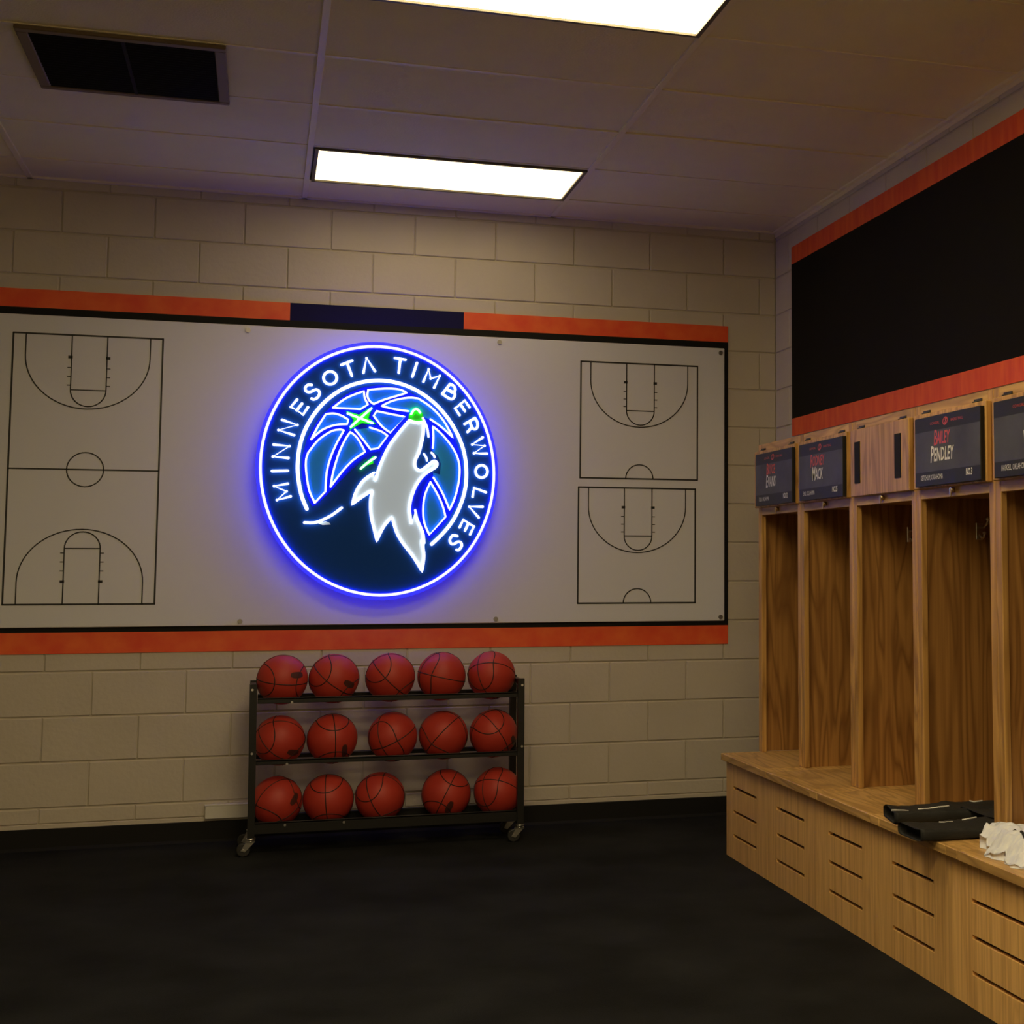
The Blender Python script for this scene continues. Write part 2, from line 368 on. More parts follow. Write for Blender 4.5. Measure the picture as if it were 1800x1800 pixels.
t = thing('whiteboard', 'long whiteboard printed with basketball court drawings', 'whiteboard', (1.22, -.006, 1.0))
wx0, wx1, wz0, wz1, wy = -0.605, 3.046, .996, 2.430, -.022
part('panel', MB().box(wx0, wx1, wy, -.0065, wz0, wz1, .003), 'whiteboard', t)
for x in (-.57, .640, 1.850, 3.024):
    for z in (1.016, 2.405):
        mb = MB().cyl((x, wy+.002, z), (x, wy-.006, z), .0115, 14).cyl((x, wy-.006, z), (x, wy-.008, z), .008, 14)
        part('screw', mb, 'screw_steel', t)
def line(mb, pts, wd):
    yq = wy-.0012
    for (a, b2) in zip(pts[:-1], pts[1:]):
        a, b2 = Vector(a), Vector(b2); d = b2-a
        if d.length < 1e-6: continue
        d.normalize(); n = Vector((-d.y, d.x))*wd/2; e = d*wd*.35
        q = [a-e-n, b2+e-n, b2+e+n, a-e+n]
        mb.add([(p.x, yq, p.y) for p in q]+[(p.x, wy+.0005, p.y) for p in q], [(0,1,2,3),(0,4,5,1),(1,5,6,2),(2,6,7,3),(3,7,4,0)])
def half(mb, x0, x1, zt, sgn, k):
    """baseline at zt, court running away in direction sgn"""
    W = x1-x0; P = lambda u, d: (x0+u*W, zt+sgn*d*k)
    ln = .0055
    line(mb, [P(.387, 0), P(.387, .255)], ln); line(mb, [P(.624, 0), P(.624, .255)], ln); line(mb, [P(.387, .255), P(.624, .255)], ln)
    rk = .1185*W
    line(mb, [(x0+.5055*W-rk*math.cos(a), zt+sgn*(.255*k+rk*math.sin(a))) for a in [math.pi*i/20 for i in range(21)]], ln)
    line(mb, [P(.083, 0), P(.083, .10)]+[(x0+(.499-.416*math.cos(a))*W, zt+sgn*k*(.10+.243*math.sin(a))) for a in [math.pi*i/36 for i in range(37)]]+[P(.915, .10), P(.915, 0)], ln)
    for u, s in ((.387, -1), (.624, 1)):
        a = P(u, .103); line(mb, [(a[0], a[1]), (a[0]+s*.010, a[1])], .013)
        for d in (.152, .193, .234): a = P(u, d); line(mb, [a, (a[0]+s*.015, a[1])], .0045)
def frame(mb, x0, x1, z0, z1):
    line(mb, [(x0, z1), (x1, z1), (x1, z0), (x0, z0), (x0, z1)], .008)
mb = MB(); ax0, ax1, az0, az1 = -.384, .259, 1.101, 2.343
frame(mb, ax0, ax1, az0, az1); half(mb, ax0, ax1, az1, -1, 1.0); half(mb, ax0, ax1, az0, 1, 1.0)
zm = (az0+az1)/2-.003; line(mb, [(ax0, zm), (ax1, zm)], .007); xc = (ax0+ax1)/2+.003
line(mb, [(xc+.079*math.cos(2*math.pi*i/36), zm+.079*math.sin(2*math.pi*i/36)) for i in range(37)], .0055)
part('court_drawing', mb, 'marker_line', t, 'full basketball court outline in black')
for z0, z1 in ((1.728, 2.327), (1.091, 1.680)):
    mb = MB(); hx0, hx1 = (2.271, 2.896) if z0 > 1.5 else (2.264, 2.885)
    frame(mb, hx0, hx1, z0, z1); half(mb, hx0, hx1, z1, -1, .966)
    xc = (hx0+hx1)/2; line(mb, [(xc-.073*math.cos(a), z0+.073*math.sin(a)) for a in [math.pi*i/20 for i in range(21)]], .0055)
    part('court_drawing', mb, 'marker_line', t, 'upper half court outline in black' if z0 > 1.5 else 'lower half court outline in black')

# ------------------------------------------------------------------ neon sign
t = thing('neon_sign', 'round blue neon sign of a howling wolf over a basketball, on the whiteboard', 'neon sign', (1.268, -.022, 1.11))
C00, C10, C01, C11 = Vector((0.651, 2.387)), Vector((1.863, 2.449)), Vector((0.686, 1.079)), Vector((1.881, 1.070))
def S(p):
    u, v = p[0]/1653, p[1]/1800
    return (C00*(1-u)+C10*u)*(1-v)+(C01*(1-u)+C11*u)*v
ec = Vector((1.2619, 1.7371)); e1 = Vector((.1613, -.9869)); e2 = Vector((.9869, .1613))
def ell(k, n=120): return [ec+e1*(0.5992*k*math.cos(2*math.pi*i/n))+e2*(0.5477*k*math.sin(2*math.pi*i/n)) for i in range(n)]
YF = -.140
part('backing_disc', MB().poly_xz(ell(.985), YF, YF+.005), 'sign_navy', t, 'dark navy disc')
n = 120; a, b2 = ell(1.040), ell(.986); mb = MB()
vs = [(p.x, y, p.y) for y in (YF-.001, YF+.006) for rg in (a, b2) for p in rg]; fs = []
for i in range(n):
    j = (i+1) % n
    fs += [(i, j, n+j, n+i), (2*n+i, 3*n+i, 3*n+j, 2*n+j), (i, 2*n+i, 2*n+j, j), (n+i, n+j, 3*n+j, 3*n+i)]
mb.add(vs, fs); part('acrylic_rim', mb, 'acrylic_clear', t, 'clear acrylic rim glowing blue')
mb = MB()
vs = [(p.x, y, p.y) for y, rg in ((YF+.010, ell(.9600)), (YF+.010, ell(.9560)), (YF+.022, ell(.9600)), (YF+.022, ell(.9560))) for p in rg]; fs = []
for i in range(n):
    j = (i+1) % n
    fs += [(i, j, n+j, n+i), (2*n+i, 3*n+i, 3*n+j, 2*n+j), (i, 2*n+i, 2*n+j, j), (n+i, n+j, 3*n+j, 3*n+i)]
mb.add(vs, fs); part('added_glow_strip', mb, 'added_glow', t, 'added unseen blue light strip behind the disc, for the glow on the whiteboard')
for an in (35, 145, 215, 325):
    p = ec+e2*(.50*math.cos(math.radians(an)))+e1*(-.54*math.sin(math.radians(an)))
    part('standoff', MB().cyl((p.x, -.0225, p.y), (p.x, YF+.005, p.y), .012, 14), 'screw_steel', t)
def two_sided(o, yc, m):
    """the half of a tube that faces the disc throws coloured light on it"""
    o.data.materials.append(MATS[m.replace('neon', 'halo')])
    for p in o.data.polygons:
        if p.normal.y > .5: p.material_index = 1
    return o
def neon(name, pts, r, m, closed=False, sm=0, label=None, world=False):
    q = [p if world else S(p) for p in (smooth_line(pts, sm, closed) if sm else pts)]
    y = YF-r*1.75
    P = [(p[0], y, p[1]) for p in q]
    if not closed:                                   # rounded ends
        mb = MB().tube(P, r, 8)
        for e in (P[0], P[-1]):
            bm = bmesh.new(); bmesh.ops.create_uvsphere(bm, u_segments=8, v_segments=6, radius=r, matrix=Matrix.Translation(e)); mb.bm(bm, True)
    else: mb = MB().tube(P, r, 8, closed=True)
    return two_sided(part(name, mb, m, t, label), y-ROOT[t.name][1], m)
def corner_line(pts, step=5):
    """polyline whose points marked with a third value stay sharp corners"""
    runs, cur = [], [pts[0][:2]]
    for p in pts[1:]:
        cur.append(p[:2])
        if len(p) > 2: runs.append(cur); cur = [p[:2]]
    if len(cur) > 1: runs.append(cur)
    out = []
    for r_ in runs:
        s_ = smooth_line(r_, step) if len(r_) > 2 else [Vector(r_[0]), Vector(r_[1])]
        out += s_ if not out else s_[1:]
    return out
neon('ring_tube', ell(1.0), .0064, 'neon_blue', True, label='outer blue neon ring', world=True)
neon('ring_tube', [(350,1162),(318,1080),(298,980),(292,880),(305,760),(340,650),(400,545),(480,455),(580,385),(690,345),(810,332),(930,348),(1050,395),(1160,470),(1250,565),(1320,675),(1365,790),(1382,910),(1375,1030),(1342,1140),(1290,1240),(1225,1320),(1152,1388)], .0088, 'neon_white', sm=5, label='inner white neon arc')
# plates of printed colour; the blue of the ball field is painted glow
def plate(name, pts, m, lift, sm=0, label=None):
    q = [S(p) for p in (smooth_line(pts, sm, True) if sm else pts)]
    return part(name, MB().poly_xz(q, YF-lift, YF+.0005), m, t, label)
plate('ball_field', [(385,1150),(335,1050),(318,930),(320,830),(350,710),(420,590),(500,500),(600,420),(700,375),(810,360),(920,372),(1040,420),(1150,495),(1240,590),(1305,690),(1345,800),(1358,910),(1350,1030),(1320,1130),(1265,1235),(1200,1310),(1135,1368),(1090,1290),(1060,1180),(1030,1200),(1010,1160),(1030,1060),(900,1000),(800,940),(800,880),(720,835),(640,905),(560,985),(480,1070)], 'sign_blue_glow', .0006, label='basketball face with blue tube glow in its colour')
X = 1
panels = [
 ([(515,508,X),(600,445),(712,400,X),(718,445),(738,487,X),(690,517,X),(515,508)], True),
 ([(740,392,X),(735,430),(748,462),(775,484,X),(845,455),(990,412,X),(945,390),(860,383),(740,392)], True),
 ([(998,530),(910,517),(825,497,X),(900,462),(1000,443),(1065,448,X),(1150,505),(1230,590),(1295,703,X),(1220,635),(1145,583)], False),
 ([(378,712,X),(420,630),(470,550,X),(520,545),(570,560),(612,585,X),(605,615,X),(530,620),(450,650),(378,712)], True),
 ([(400,1122,X),(365,1040),(347,930),(345,850),(358,800,X),(420,720),(500,663),(555,650),(585,655,X),(540,735),(500,830),(475,930),(467,1050,X),(400,1122)], True),
 ([(500,1018,X),(515,930),(550,810),(590,720),(625,665,X),(670,705),(720,793,X),(640,850),(570,925),(500,1018)], True),
 ([(655,650),(700,705),(755,778,X),(805,770,X),(865,690,X),(820,660),(750,637)], False),
 ([(795,530,X),(880,548),(978,567,X),(883,670,X),(830,630),(775,560,X),(795,530)], True),
 ([(1160,770),(1165,700),(1160,628,X),(1230,690),(1300,780),(1335,870),(1335,970),(1310,1080),(1272,1168,X),(1225,1060),(1165,960)], False),
 ([(1145,990,X),(1110,1070),(1097,1160),(1105,1250),(1138,1328,X),(1245,1213,X),(1225,1140),(1190,1065),(1145,990)], True)]
for pts, cl in panels:
    ln = corner_line(pts)
    pl = ln[:-1] if cl else ln
    plate('ball_panel', pl, 'sign_teal', .0012)
    neon('panel_tube', ln, .0047, 'neon_blue')
plate('jaw', [(1100,600),(1140,655),(1150,780),(1195,820),(1215,870),(1208,940),(1160,925),(1080,950),(1040,880),(1080,780)], 'sign_navy', .0018)
plate('star', [(598,528),(680,552),(768,498),(742,575),(795,614),(700,608),(620,652),(646,585)], 'sign_green', .0024, label='green star')
for q in ([(608,545),(768,608)], [(760,512),(628,632)]): neon('star_tube', q, .0055, 'neon_green')
plate('eye', [(690,905),(700,880),(775,820),(795,825),(770,845),(775,872),(730,880)], 'sign_green', .0020, label='green eye')
neon('eye_tube', [(692,902),(740,862),(787,830)], .0055, 'neon_green', sm=4)
wolf = corner_line([(785,975,X),(810,890),(870,760),(940,665),(1005,590,X),(1050,602),(1095,602,X),(1100,680),(1075,790),(1048,850),(1050,895),(1080,912),(1120,885),(1165,852),(1188,872),(1160,905),(1110,940),(1060,1000),(1025,1080),(1010,1160),(1020,1250,X),(1045,1180,X),(1060,1230),(1095,1310),(1108,1380,X),(1105,1460),(1090,1565,X),(1030,1470),(960,1380),(920,1310),(892,1215,X),(840,1280),(795,1370,X),(775,1290),(755,1200),(752,1110),(765,1045,X),(690,1095),(635,1135,X),(660,1050),(710,975),(778,928,X),(785,975)])
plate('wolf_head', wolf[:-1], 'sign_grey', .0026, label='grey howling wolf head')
plate('nose', [(1000,588),(1005,550),(1035,512),(1065,508),(1095,545),(1105,590),(1050,600)], 'sign_green', .0022, label='green nose')
neon('nose_tube', [(1018,550),(1036,523),(1058,518),(1077,540)], .0055, 'neon_green', sm=4)
for q in ([(785,975),(810,890),(870,760),(940,665),(1005,588,X),(1050,602),(1092,600)], [(1095,575),(1122,635),(1132,695)],
          [(1103,610),(1100,680),(1075,790),(1048,850),(1050,895),(1080,912),(1120,885),(1165,852),(1190,866),(1180,895),(1110,940),(1060,1000),(1025,1080),(1010,1160),(1020,1250)],
          [(1102,808),(1116,828),(1122,850)], [(1152,800),(1166,814),(1172,830)],
          [(778,928),(710,975),(660,1050),(635,1135,X),(690,1095),(765,1045,X),(752,1110),(755,1200),(775,1290),(795,1370,X),(840,1280),(892,1215,X),(920,1310),(960,1380),(1030,1470),(1090,1565,X),(1105,1460),(1088,1370)],
          [(1045,1170),(1060,1230),(1095,1310),(1105,1380)]):
    neon('wolf_tube', corner_line(q), .0054, 'neon_white')
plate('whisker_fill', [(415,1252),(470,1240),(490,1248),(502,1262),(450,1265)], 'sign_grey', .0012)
neon('whisker_tube', [(335,1250),(400,1250),(450,1232),(510,1200),(570,1155)], .0068, 'neon_white', sm=5)
def circ(cx_, cy_, r_, n_=24): return [(cx_+r_*math.cos(2*math.pi*i/n_), cy_+r_*math.sin(2*math.pi*i/n_)) for i in range(n_)]
letters = [
 [[(249,1081),(164,1105),(223,1049),(146,1015),(231,1000)]], [[(133,918),(231,916)]], [[(143,747),(242,757),(138,825),(235,834)]],
 [[(196,587),(291,620),(173,653),(270,686)]], [[(289,455),(250,503),(327,552),(357,505)],[(287,526),(320,482)]],
 [smooth_line([(380,360),(357,360),(340,380),(347,402),(372,406),(403,391),(423,396),(430,418),(416,443),(393,454),(380,449)],4)],
 [circ(497,314,42)+[(539,314)]], [[(568,229),(637,202)],[(604,216),(635,301)]], [[(709,281),(729,186),(783,270)]],
 [[(912,185),(981,196)],[(947,191),(937,281)]], [[(1056,217),(1026,306)]], [[(1098,339),(1133,258),(1146,319),(1207,301),(1169,377)]],
 [smooth_line([(1274,355),(1297,365),(1309,386),(1302,406),(1284,407),(1251,388)],3),smooth_line([(1251,388),(1284,402),(1304,412),(1305,434),(1288,452),(1262,445),(1223,418)],3),[(1274,355),(1223,418)]],
 [[(1404,505),(1372,462),(1308,513),(1338,556)],[(1343,485),(1373,530)]],
 [[(1440,576),(1371,615)],smooth_line([(1440,576),(1457,602),(1457,634),(1440,648),(1421,636),(1406,597)],3),[(1419,636),(1391,666)]],
 [[(1493,701),(1422,747),(1506,755),(1434,803),(1521,806)]], [circ(1485,921,40)+[(1525,921)]], [[(1514,1055),(1435,1027),(1425,1084)]],
 [[(1493,1148),(1403,1148),(1466,1217)]], [[(1408,1325),(1434,1275),(1363,1232),(1338,1280)],[(1397,1254),(1374,1301)]],
 [smooth_line([(1323,1336),(1291,1333),(1273,1360),(1281,1384),(1302,1386),(1326,1373),(1347,1378),(1352,1400),(1334,1424),(1318,1424)],4)]]
for strokes in letters:
    mb = MB(); r = .0065; y = YF-r*1.75
    for st in strokes:
        P = [(S(p).x, y, S(p).y) for p in st]; mb.tube(P, r, 8)
        for e in P if len(P) < 7 else (P[0], P[-1]):
            bm = bmesh.new(); bmesh.ops.create_uvsphere(bm, u_segments=8, v_segments=5, radius=r, matrix=Matrix.Translation(e)); mb.bm(bm, True)
    two_sided(part('letter', mb, 'neon_white', t), y-ROOT[t.name][1], 'neon_white')

# ------------------------------------------------------------------ right wall graphic
t = thing('wall_graphic', 'large black panel with red borders on the wall above the lockers', 'wall panel', (WX, -2.5, 1.955))
py0, py1 = -4.4, -.262
part('black_panel', MB().box(WX-.008, WX-.001, py0, py1, 2.040, 2.849), 'black_wall_vinyl', t)
part('red_strip', MB().box(WX-.008, WX-.001, py0, py1, 2.849, 2.941), 'red_wall_vinyl', t, 'red strip along the top of the black panel')
part('red_strip', MB().box(WX-.008, WX-.001, py0, py1, 1.950, 2.040), 'red_wall_vinyl', t, 'red strip along the bottom of the black panel')

# ------------------------------------------------------------------ lockers
NB = 5; PIT = 0.5555; Y0 = -0.935; XF = 2.905; XB = WX-.004; ZB = 0.447
ORD = ['first', 'second', 'third', 'fourth', 'fifth']
def bnd(i): return Y0-PIT*i
for i in range(NB):
    ya, yb = bnd(i), bnd(i+1); ym = (ya+yb)/2
    extra = {0: ', at the back wall end', 1: ', second from the block wall', 2: ' with a bare door and two black strips, no name plate', 3: ' holding the folded black pants', 4: ' cut by the right picture edge'}[i]
    t = thing('locker', 'open oak team locker' + extra, 'locker', (XF, ym, ZB), 'oak lockers along the right wall')
    g = .001
    ls = .050 if i == 0 else .0375
    yl = ya-.02 if i == 0 else ya-g
    part('stile', MB().box(XF, XF+.022, yl-(.045 if i == 0 else .0365), yl, ZB, 1.836, .002), 'oak_vertical', t)
    part('stile', MB().box(XF, XF+.022, yb+g, yb+.0375, ZB, 1.836, .002), 'oak_vertical', t)
    a, b2 = yl-(.045 if i == 0 else .0365), yb+.0375
    part('header_rail', MB().box(XF+.0005, XF+.022, b2, a, 1.512, 1.572, .001), 'oak_length', t)
    part('top_rail', MB().box(XF+.0005, XF+.022, b2, a, 1.790, 1.836, .001), 'oak_length', t)
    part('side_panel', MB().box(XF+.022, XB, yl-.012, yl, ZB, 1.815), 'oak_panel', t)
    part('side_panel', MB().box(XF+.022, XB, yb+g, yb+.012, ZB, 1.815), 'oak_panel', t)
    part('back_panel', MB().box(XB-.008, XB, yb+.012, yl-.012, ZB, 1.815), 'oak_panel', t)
    part('shelf', MB().box(XF+.022, XB-.008, yb+.012, yl-.012, 1.520, 1.538), 'oak_length', t)
    part('top_panel', MB().box(XF+.022, XB, yb+g, yl, 1.815, 1.833), 'oak_length', t)
    d = part('door', MB().box(XF-.021, XF-.001, yb+.012, ya-.026, 1.545, 1.802, .003), 'oak_vertical', t)
    if i == 2:
        for y in (-2.141, -2.500): part('velcro_strip', MB().box(XF-.0235, XF-.021, y-.025, y+.025, 1.595, 1.753), 'rubber_black', d, 'black hook and loop strip')
    for y in (ym+.185, ym-.180):
        mb = MB().box(XF-.003, XF+.001, y-.026, y+.026, 1.8075, 1.8155, .0010).cyl((XF-.004, y-.03, 1.807), (XF-.004, y+.03, 1.807), .003, 8)
        part('hinge', mb, 'dark_metal', d)
    yk = ym-.006
    mb = MB().cyl((XF-.001, yk, 1.533), (XF-.014, yk, 1.533), .009, 12).box(XF-.016, XF-.012, yk-.004, yk+.004, 1.512, 1.536, .001).box(XF-.004, XF, yk-.003+.026, yk+.003+.026, 1.520, 1.544, .001)
    part('latch', mb, 'brass', t, 'small brass latch')
    # double coat hook on the far side panel
    yp = yl-.012; hx = XF+.235
    mb = MB().box(hx-.014, hx+.014, yp-.004, yp, 1.375, 1.435, .0015)
    mb.tube([(hx, yp-.004, 1.420), (hx, yp-.035, 1.418), (hx, yp-.060, 1.432), (hx, yp-.064, 1.446)], .004, 8).tube([(hx, yp-.004, 1.392), (hx, yp-.022, 1.380), (hx, yp-.036, 1.384), (hx, yp-.038, 1.398)], .004, 8)
    for e, r in (((hx, yp-.064, 1.446), .008), ((hx, yp-.038, 1.398), .007)):
        bm = bmesh.new(); bmesh.ops.create_uvsphere(bm, u_segments=10, v_segments=8, radius=r, matrix=Matrix.Translation(e)); mb.bm(bm, True)
    part('coat_hook', mb, 'chrome', t, 'chrome double coat hook')

# name plaques
def text_mb(body, size, y, z, x, align='CENTER', shear=0.0, sx=1.0, bold=0.0):
    """flat raised print on a plane facing -x; reads along -y"""
    c = bpy.data.curves.new('print', 'FONT'); c.body = body; c.size = size; c.align_x = align; c.shear = shear; c.offset = bold; c.resolution_u = 2
    o = bpy.data.objects.new('print', c); COL.objects.link(o)
    bpy.context.view_layer.update()
    me = bpy.data.meshes.new_from_object(o.evaluated_get(bpy.context.evaluated_depsgraph_get()))
    mb = MB(); vs = [(x, y-v.co.x*sx, z+v.co.y) for v in me.vertices]; fs = [tuple(p.vertices) for p in me.polygons]
    mb.add(vs, fs); bpy.data.objects.remove(o); bpy.data.curves.remove(c); bpy.data.meshes.remove(me)
    return mb
def join(*mbs):
    r = MB()
    for q in mbs: r.add(q.v, q.f)
    return r
def small_caps(word, y, z, x, size, sx=.62, shear=.18):
    """tall initial and smaller caps, centred on y"""
    a = text_mb(word[0], size*1.25, 0, z-.003, x, 'LEFT', shear, sx, .0012)
    wa = max(-v[1] for v in a.v)-.0035
    if len(word) > 1:
        b = text_mb(word[1:], size, -wa, z, x, 'LEFT', shear, sx, .0012); a = join(a, b)
    wd = max(-v[1] for v in a.v); r = MB(); r.add([(p[0], p[1]+y+wd/2, p[2]) for p in a.v], a.f); return r
plq = {0: ('BRYCE', 'EVANS', 'TULSA, OKLAHOMA', 'NO.12', 'charcoal name plate on the locker door nearest the back wall'),
       1: ('RODNEY', 'MACK', 'ENID, OKLAHOMA', 'NO.25', 'charcoal name plate on the second locker door from the block wall'),
       3: ('BAILEY', 'PENDLEY', 'KETCHUM, OKLAHOMA', 'NO.3', 'charcoal name plate numbered 3 right of the bare locker door'),
       4: ('D', 'W', 'HASKELL, OKLAHOMA', '', 'charcoal name plate cut by the right picture edge')}
for i, (n1, n2, town, no, lab) in plq.items():
    ya = -1.020-.5505*i; yb = ya-.466; ym = (ya+yb)/2; z0, z1 = 1.551, 1.785; xf, xb = XF-.037, XF-.0215
    t = thing('name_plate', lab, 'name plate', (XF-.03, ym, z0), 'name plates on the locker doors')
    part('board', MB().box(xf, xb, yb, ya, z0, z1, .0015), 'plaque_edge', t)
    fx = xf-.0004
    part('face', MB().box(fx, xf+.001, yb+.002, ya-.002, z0+.048, z1-.050), 'plaque_grey', t, 'mottled grey centre')
    part('band', MB().box(fx, xf+.001, yb+.002, ya-.002, z1-.050, z1-.002), 'plaque_dark', t)
    part('band', MB().box(fx, xf+.001, yb+.002, ya-.002, z0+.002, z0+.048), 'plaque_dark', t)
    tx = fx-.0005
    part('red_name', small_caps(n1, ym+.03, 1.688, tx, .058), 'print_red', t)
    part('white_name', small_caps(n2, ym+.03, 1.632, tx, .062), 'print_white', t)
    part('town_line', text_mb(town, .025, ya-.045, z0+.020, tx, 'LEFT', .1, .60), 'print_white', t)
    if no: part('number_line', text_mb(no, .030, yb+.055, z0+.022, tx, 'RIGHT', .1, .62, .0008), 'print_white', t)
    ze = z1-.030
    part('team_line', join(text_mb('COWGIRL', .013, ym+.045, ze, tx, 'RIGHT', 0, 1.15), text_mb('BASKETBALL', .013, ym-.035, ze, tx, 'LEFT', 0, 1.15)), 'print_red', t)
    em = MB(); yo, zo = ym+.004, ze+.005
    for rr in (.0135,):
        k_ = 24
        vs = [(tx, yo-q*1.35*math.cos(2*math.pi*m_/k_)-.25*q*math.sin(2*math.pi*m_/k_), zo+q*math.sin(2*math.pi*m_/k_)) for q in (rr, rr*.72) for m_ in range(k_)]
        em.add(vs, [(m_, (m_+1) % k_, k_+(m_+1) % k_, k_+m_) for m_ in range(k_)])
    em = join(em, text_mb('S', .026, yo, zo-.0085, tx, 'CENTER', .3, 1.0, .0012))
    part('emblem', em, 'print_red', t)

# ------------------------------------------------------------------ bench under the lockers
XP = 2.743; XN = 2.718
t = thing('bench', 'long worn oak bench top running below the open lockers', 'bench', (XN, -2.3, .417))
for i in range(NB):
    ya = -0.972 if i == 0 else bnd(i)-.003; yb = bnd(i+1)-.0
    ys = ya-.074 if i else ya-.03
    part('board', MB().box(XN, XB, ys+.0006, ya, .417, ZB-.0005, .0025), 'oak_length', t)
    part('board', MB().box(XN+.001, XB, yb-.0022, ys-.0006, .4165, ZB-.0005, .0025), 'oak_length', t)
labs = ['oak bench base at the back wall end, three vent slots', 'oak bench base with vent slots, second from the block wall', 'oak bench base with vent slots, middle of the five',
        'oak bench base with vent slots under the folded black pants', 'oak bench base with vent slots cut by the right picture edge']
for i in range(NB):
    ya = -0.979 if i == 0 else -1.508-.549*(i-1)-.0012; yb = -1.508-.549*i+.0
    if i == 4: yb = bnd(5)
    t = thing('base_cabinet', labs[i], 'cabinet', (XP, (ya+yb)/2, 0), 'slotted bench bases under the lockers')
    sa = -1.0761-.5496*i; sb = sa-.303; th = .018; zs = [.3087, .2051, .102]; hh = .0065
    mb = MB(); edges = [.4165]+[q for z in zs for q in (z+hh, z-hh)]+[0.001]
    for k in range(0, len(edges), 2): mb.box(XP, XP+th, yb, ya, edges[k+1], edges[k])
    for z in zs: mb.box(XP, XP+th, sa, ya, z-hh, z+hh); mb.box(XP, XP+th, yb, sb, z-hh, z+hh)
    part('front_panel', mb, 'oak_front', t, 'oak front panel with three slots')
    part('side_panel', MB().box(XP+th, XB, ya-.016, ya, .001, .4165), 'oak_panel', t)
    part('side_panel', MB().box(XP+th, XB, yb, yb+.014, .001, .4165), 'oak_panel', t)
    part('back_panel', MB().box(XB-.01, XB, yb+.014, ya-.016, .001, .4165), 'dark_metal', t)
    part('slot_shade', MB().box(XP+th+.012, XP+th+.016, yb+.014, ya-.016, .001, .4165), 'dark_metal', t)  # dark sheet added behind the slots to stand for their shade

# ------------------------------------------------------------------ clothes on the bench
from mathutils import noise
def cloth_leg(p0, p1, hw0, hw1, h, zb_, seed, n=30, m_=26):
    """flattened trouser leg lying from p0 (open hem) to p1, with creases"""
    p0, p1 = Vector(p0), Vector(p1); d = (p1-p0); L_ = d.length; d.normalize(); ac = Vector((-d.y, d.x)); mb = MB(); vs = []
    def sec(u, ins=0.0):
        hw = hw0+(hw1-hw0)*u; ring = []
        for k in range(m_):
            a = 2*math.pi*k/m_; c_, s_ = math.cos(a), math.sin(a)
            x_ = math.copysign(abs(c_)**.32, c_)*(1-ins*.10); z_ = math.copysign(abs(s_)**.45, s_)
            q = p0+d*(L_*u+ins*.05+.010*noise.noise((x_*2, u*3, seed)))+ac*(hw*x_+.012*noise.noise((u*4, seed*3.1, .5)))
            hh = h*(.82+.22*noise.noise((u*3.2, x_*1.4, seed*7.7)))
            zz = .5+.5*z_*(1-ins*.35)
            cre = .010*max(0, noise.noise((u*9-x_*1.6, x_*2.2+u*2, seed*5.3)))+.004*noise.noise((u*26, x_*5, seed))
            ring.append((q.x, q.y, zb_+max(0, hh*zz)+(cre if z_ > .1 else 0)))
        return ring
    secs = [sec(0, 1.0), sec(0, .25)]+[sec(i/n) for i in range(n+1)]
    for r_ in secs: vs += r_
    fs = [(i*m_+k, i*m_+(k+1) % m_, (i+1)*m_+(k+1) % m_, (i+1)*m_+k) for i in range(len(secs)-1) for k in range(m_)]
    fs += [tuple(range(m_-1, -1, -1)), tuple((len(secs)-1)*m_+k for k in range(m_))]
    mb.add(vs, fs, True); top_ = lambda u, x_: secs[2+int(u*n)][min(range(m_), key=lambda k: abs(secs[2+int(u*n)][k][1]-((p0+d*L_*u+ac*(hw0+(hw1-hw0)*u)*x_).y)) - (secs[2+int(u*n)][k][2]-zb_)*.8)]
    return mb, top_
t = thing('pants', 'black athletic pants with white piping, folded on the oak bench', 'clothing', (2.90, -2.90, ZB))
zb = ZB+.0008
b1, top1 = cloth_leg((2.732, -2.725), (3.20, -2.830), .085, .080, .050, zb, 1)
b2_, top2 = cloth_leg((2.660, -3.030), (3.18, -3.020), .078, .085, .044, zb, 2)
b3, top3 = cloth_leg((2.960, -2.905), (3.24, -2.900), .120, .150, .052, zb, 3)
body = MB()
for q in (b1, b2_, b3): body.add(q.v, q.f, True)
part('fabric', body, 'cloth_black', t)
for tp, us in ((top1, [(.0, -.62), (.05, -.60), (.10, -.52), (.14, -.50)]), (top1, [(.2, -.40), (.27, -.30), (.34, -.22), (.42, -.20)]), (top1, [(.60, .70), (.66, .8), (.72, .85)]),
               (top2, [(.24, .0), (.25, .18), (.28, .28), (.34, .3)]), (top2, [(.42, .25), (.50, .2)])):
    part('piping', MB().tube([(lambda p: (p[0], p[1], p[2]+.0006))(tp(*q)) for q in us], .0026, 6), 'piping_white', t)

t = thing('jersey', 'crumpled white jersey with black stripes at the right end of the bench', 'clothing', (2.88, -3.4, ZB))
mb = MB(); nu, nv = 90, 60; vs = []
for a in range(nu+1):
    for b in range(nv+1):
        u, v = a/nu, b/nv                     # u along -y, v from the front edge inwards
        y = -3.125-.55*u; xl = 2.875-.118*min(1, u*2.4)**.8+.010*math.sin(u*26)+.006*math.sin(u*61)
        xe = 2.898+.262*max(0, min(1, (-3.205-y)/.03)); x = xl+(xe-xl)*v
        edge = min(1, 5*min(u*1.2+.08, v+.07, 1-v+.05))
        h = .058*edge+.024*noise.noise((x*14, y*8, 1.7))+.014*noise.noise((x*40, y*22, 4.2))+.006*math.sin(x*160+y*45+6*noise.noise((x*9, y*9, 3)))
        vs.append((x, y, ZB+max(.002, h)))
fs = [(a*(nv+1)+b, a*(nv+1)+b+1, (a+1)*(nv+1)+b+1, (a+1)*(nv+1)+b) for a in range(nu) for b in range(nv)]
n0 = len(vs); top = list(vs); vs += [(p[0], p[1], ZB+.0008) for p in top]
fs += [tuple(n0+i for i in reversed(f)) for f in fs]
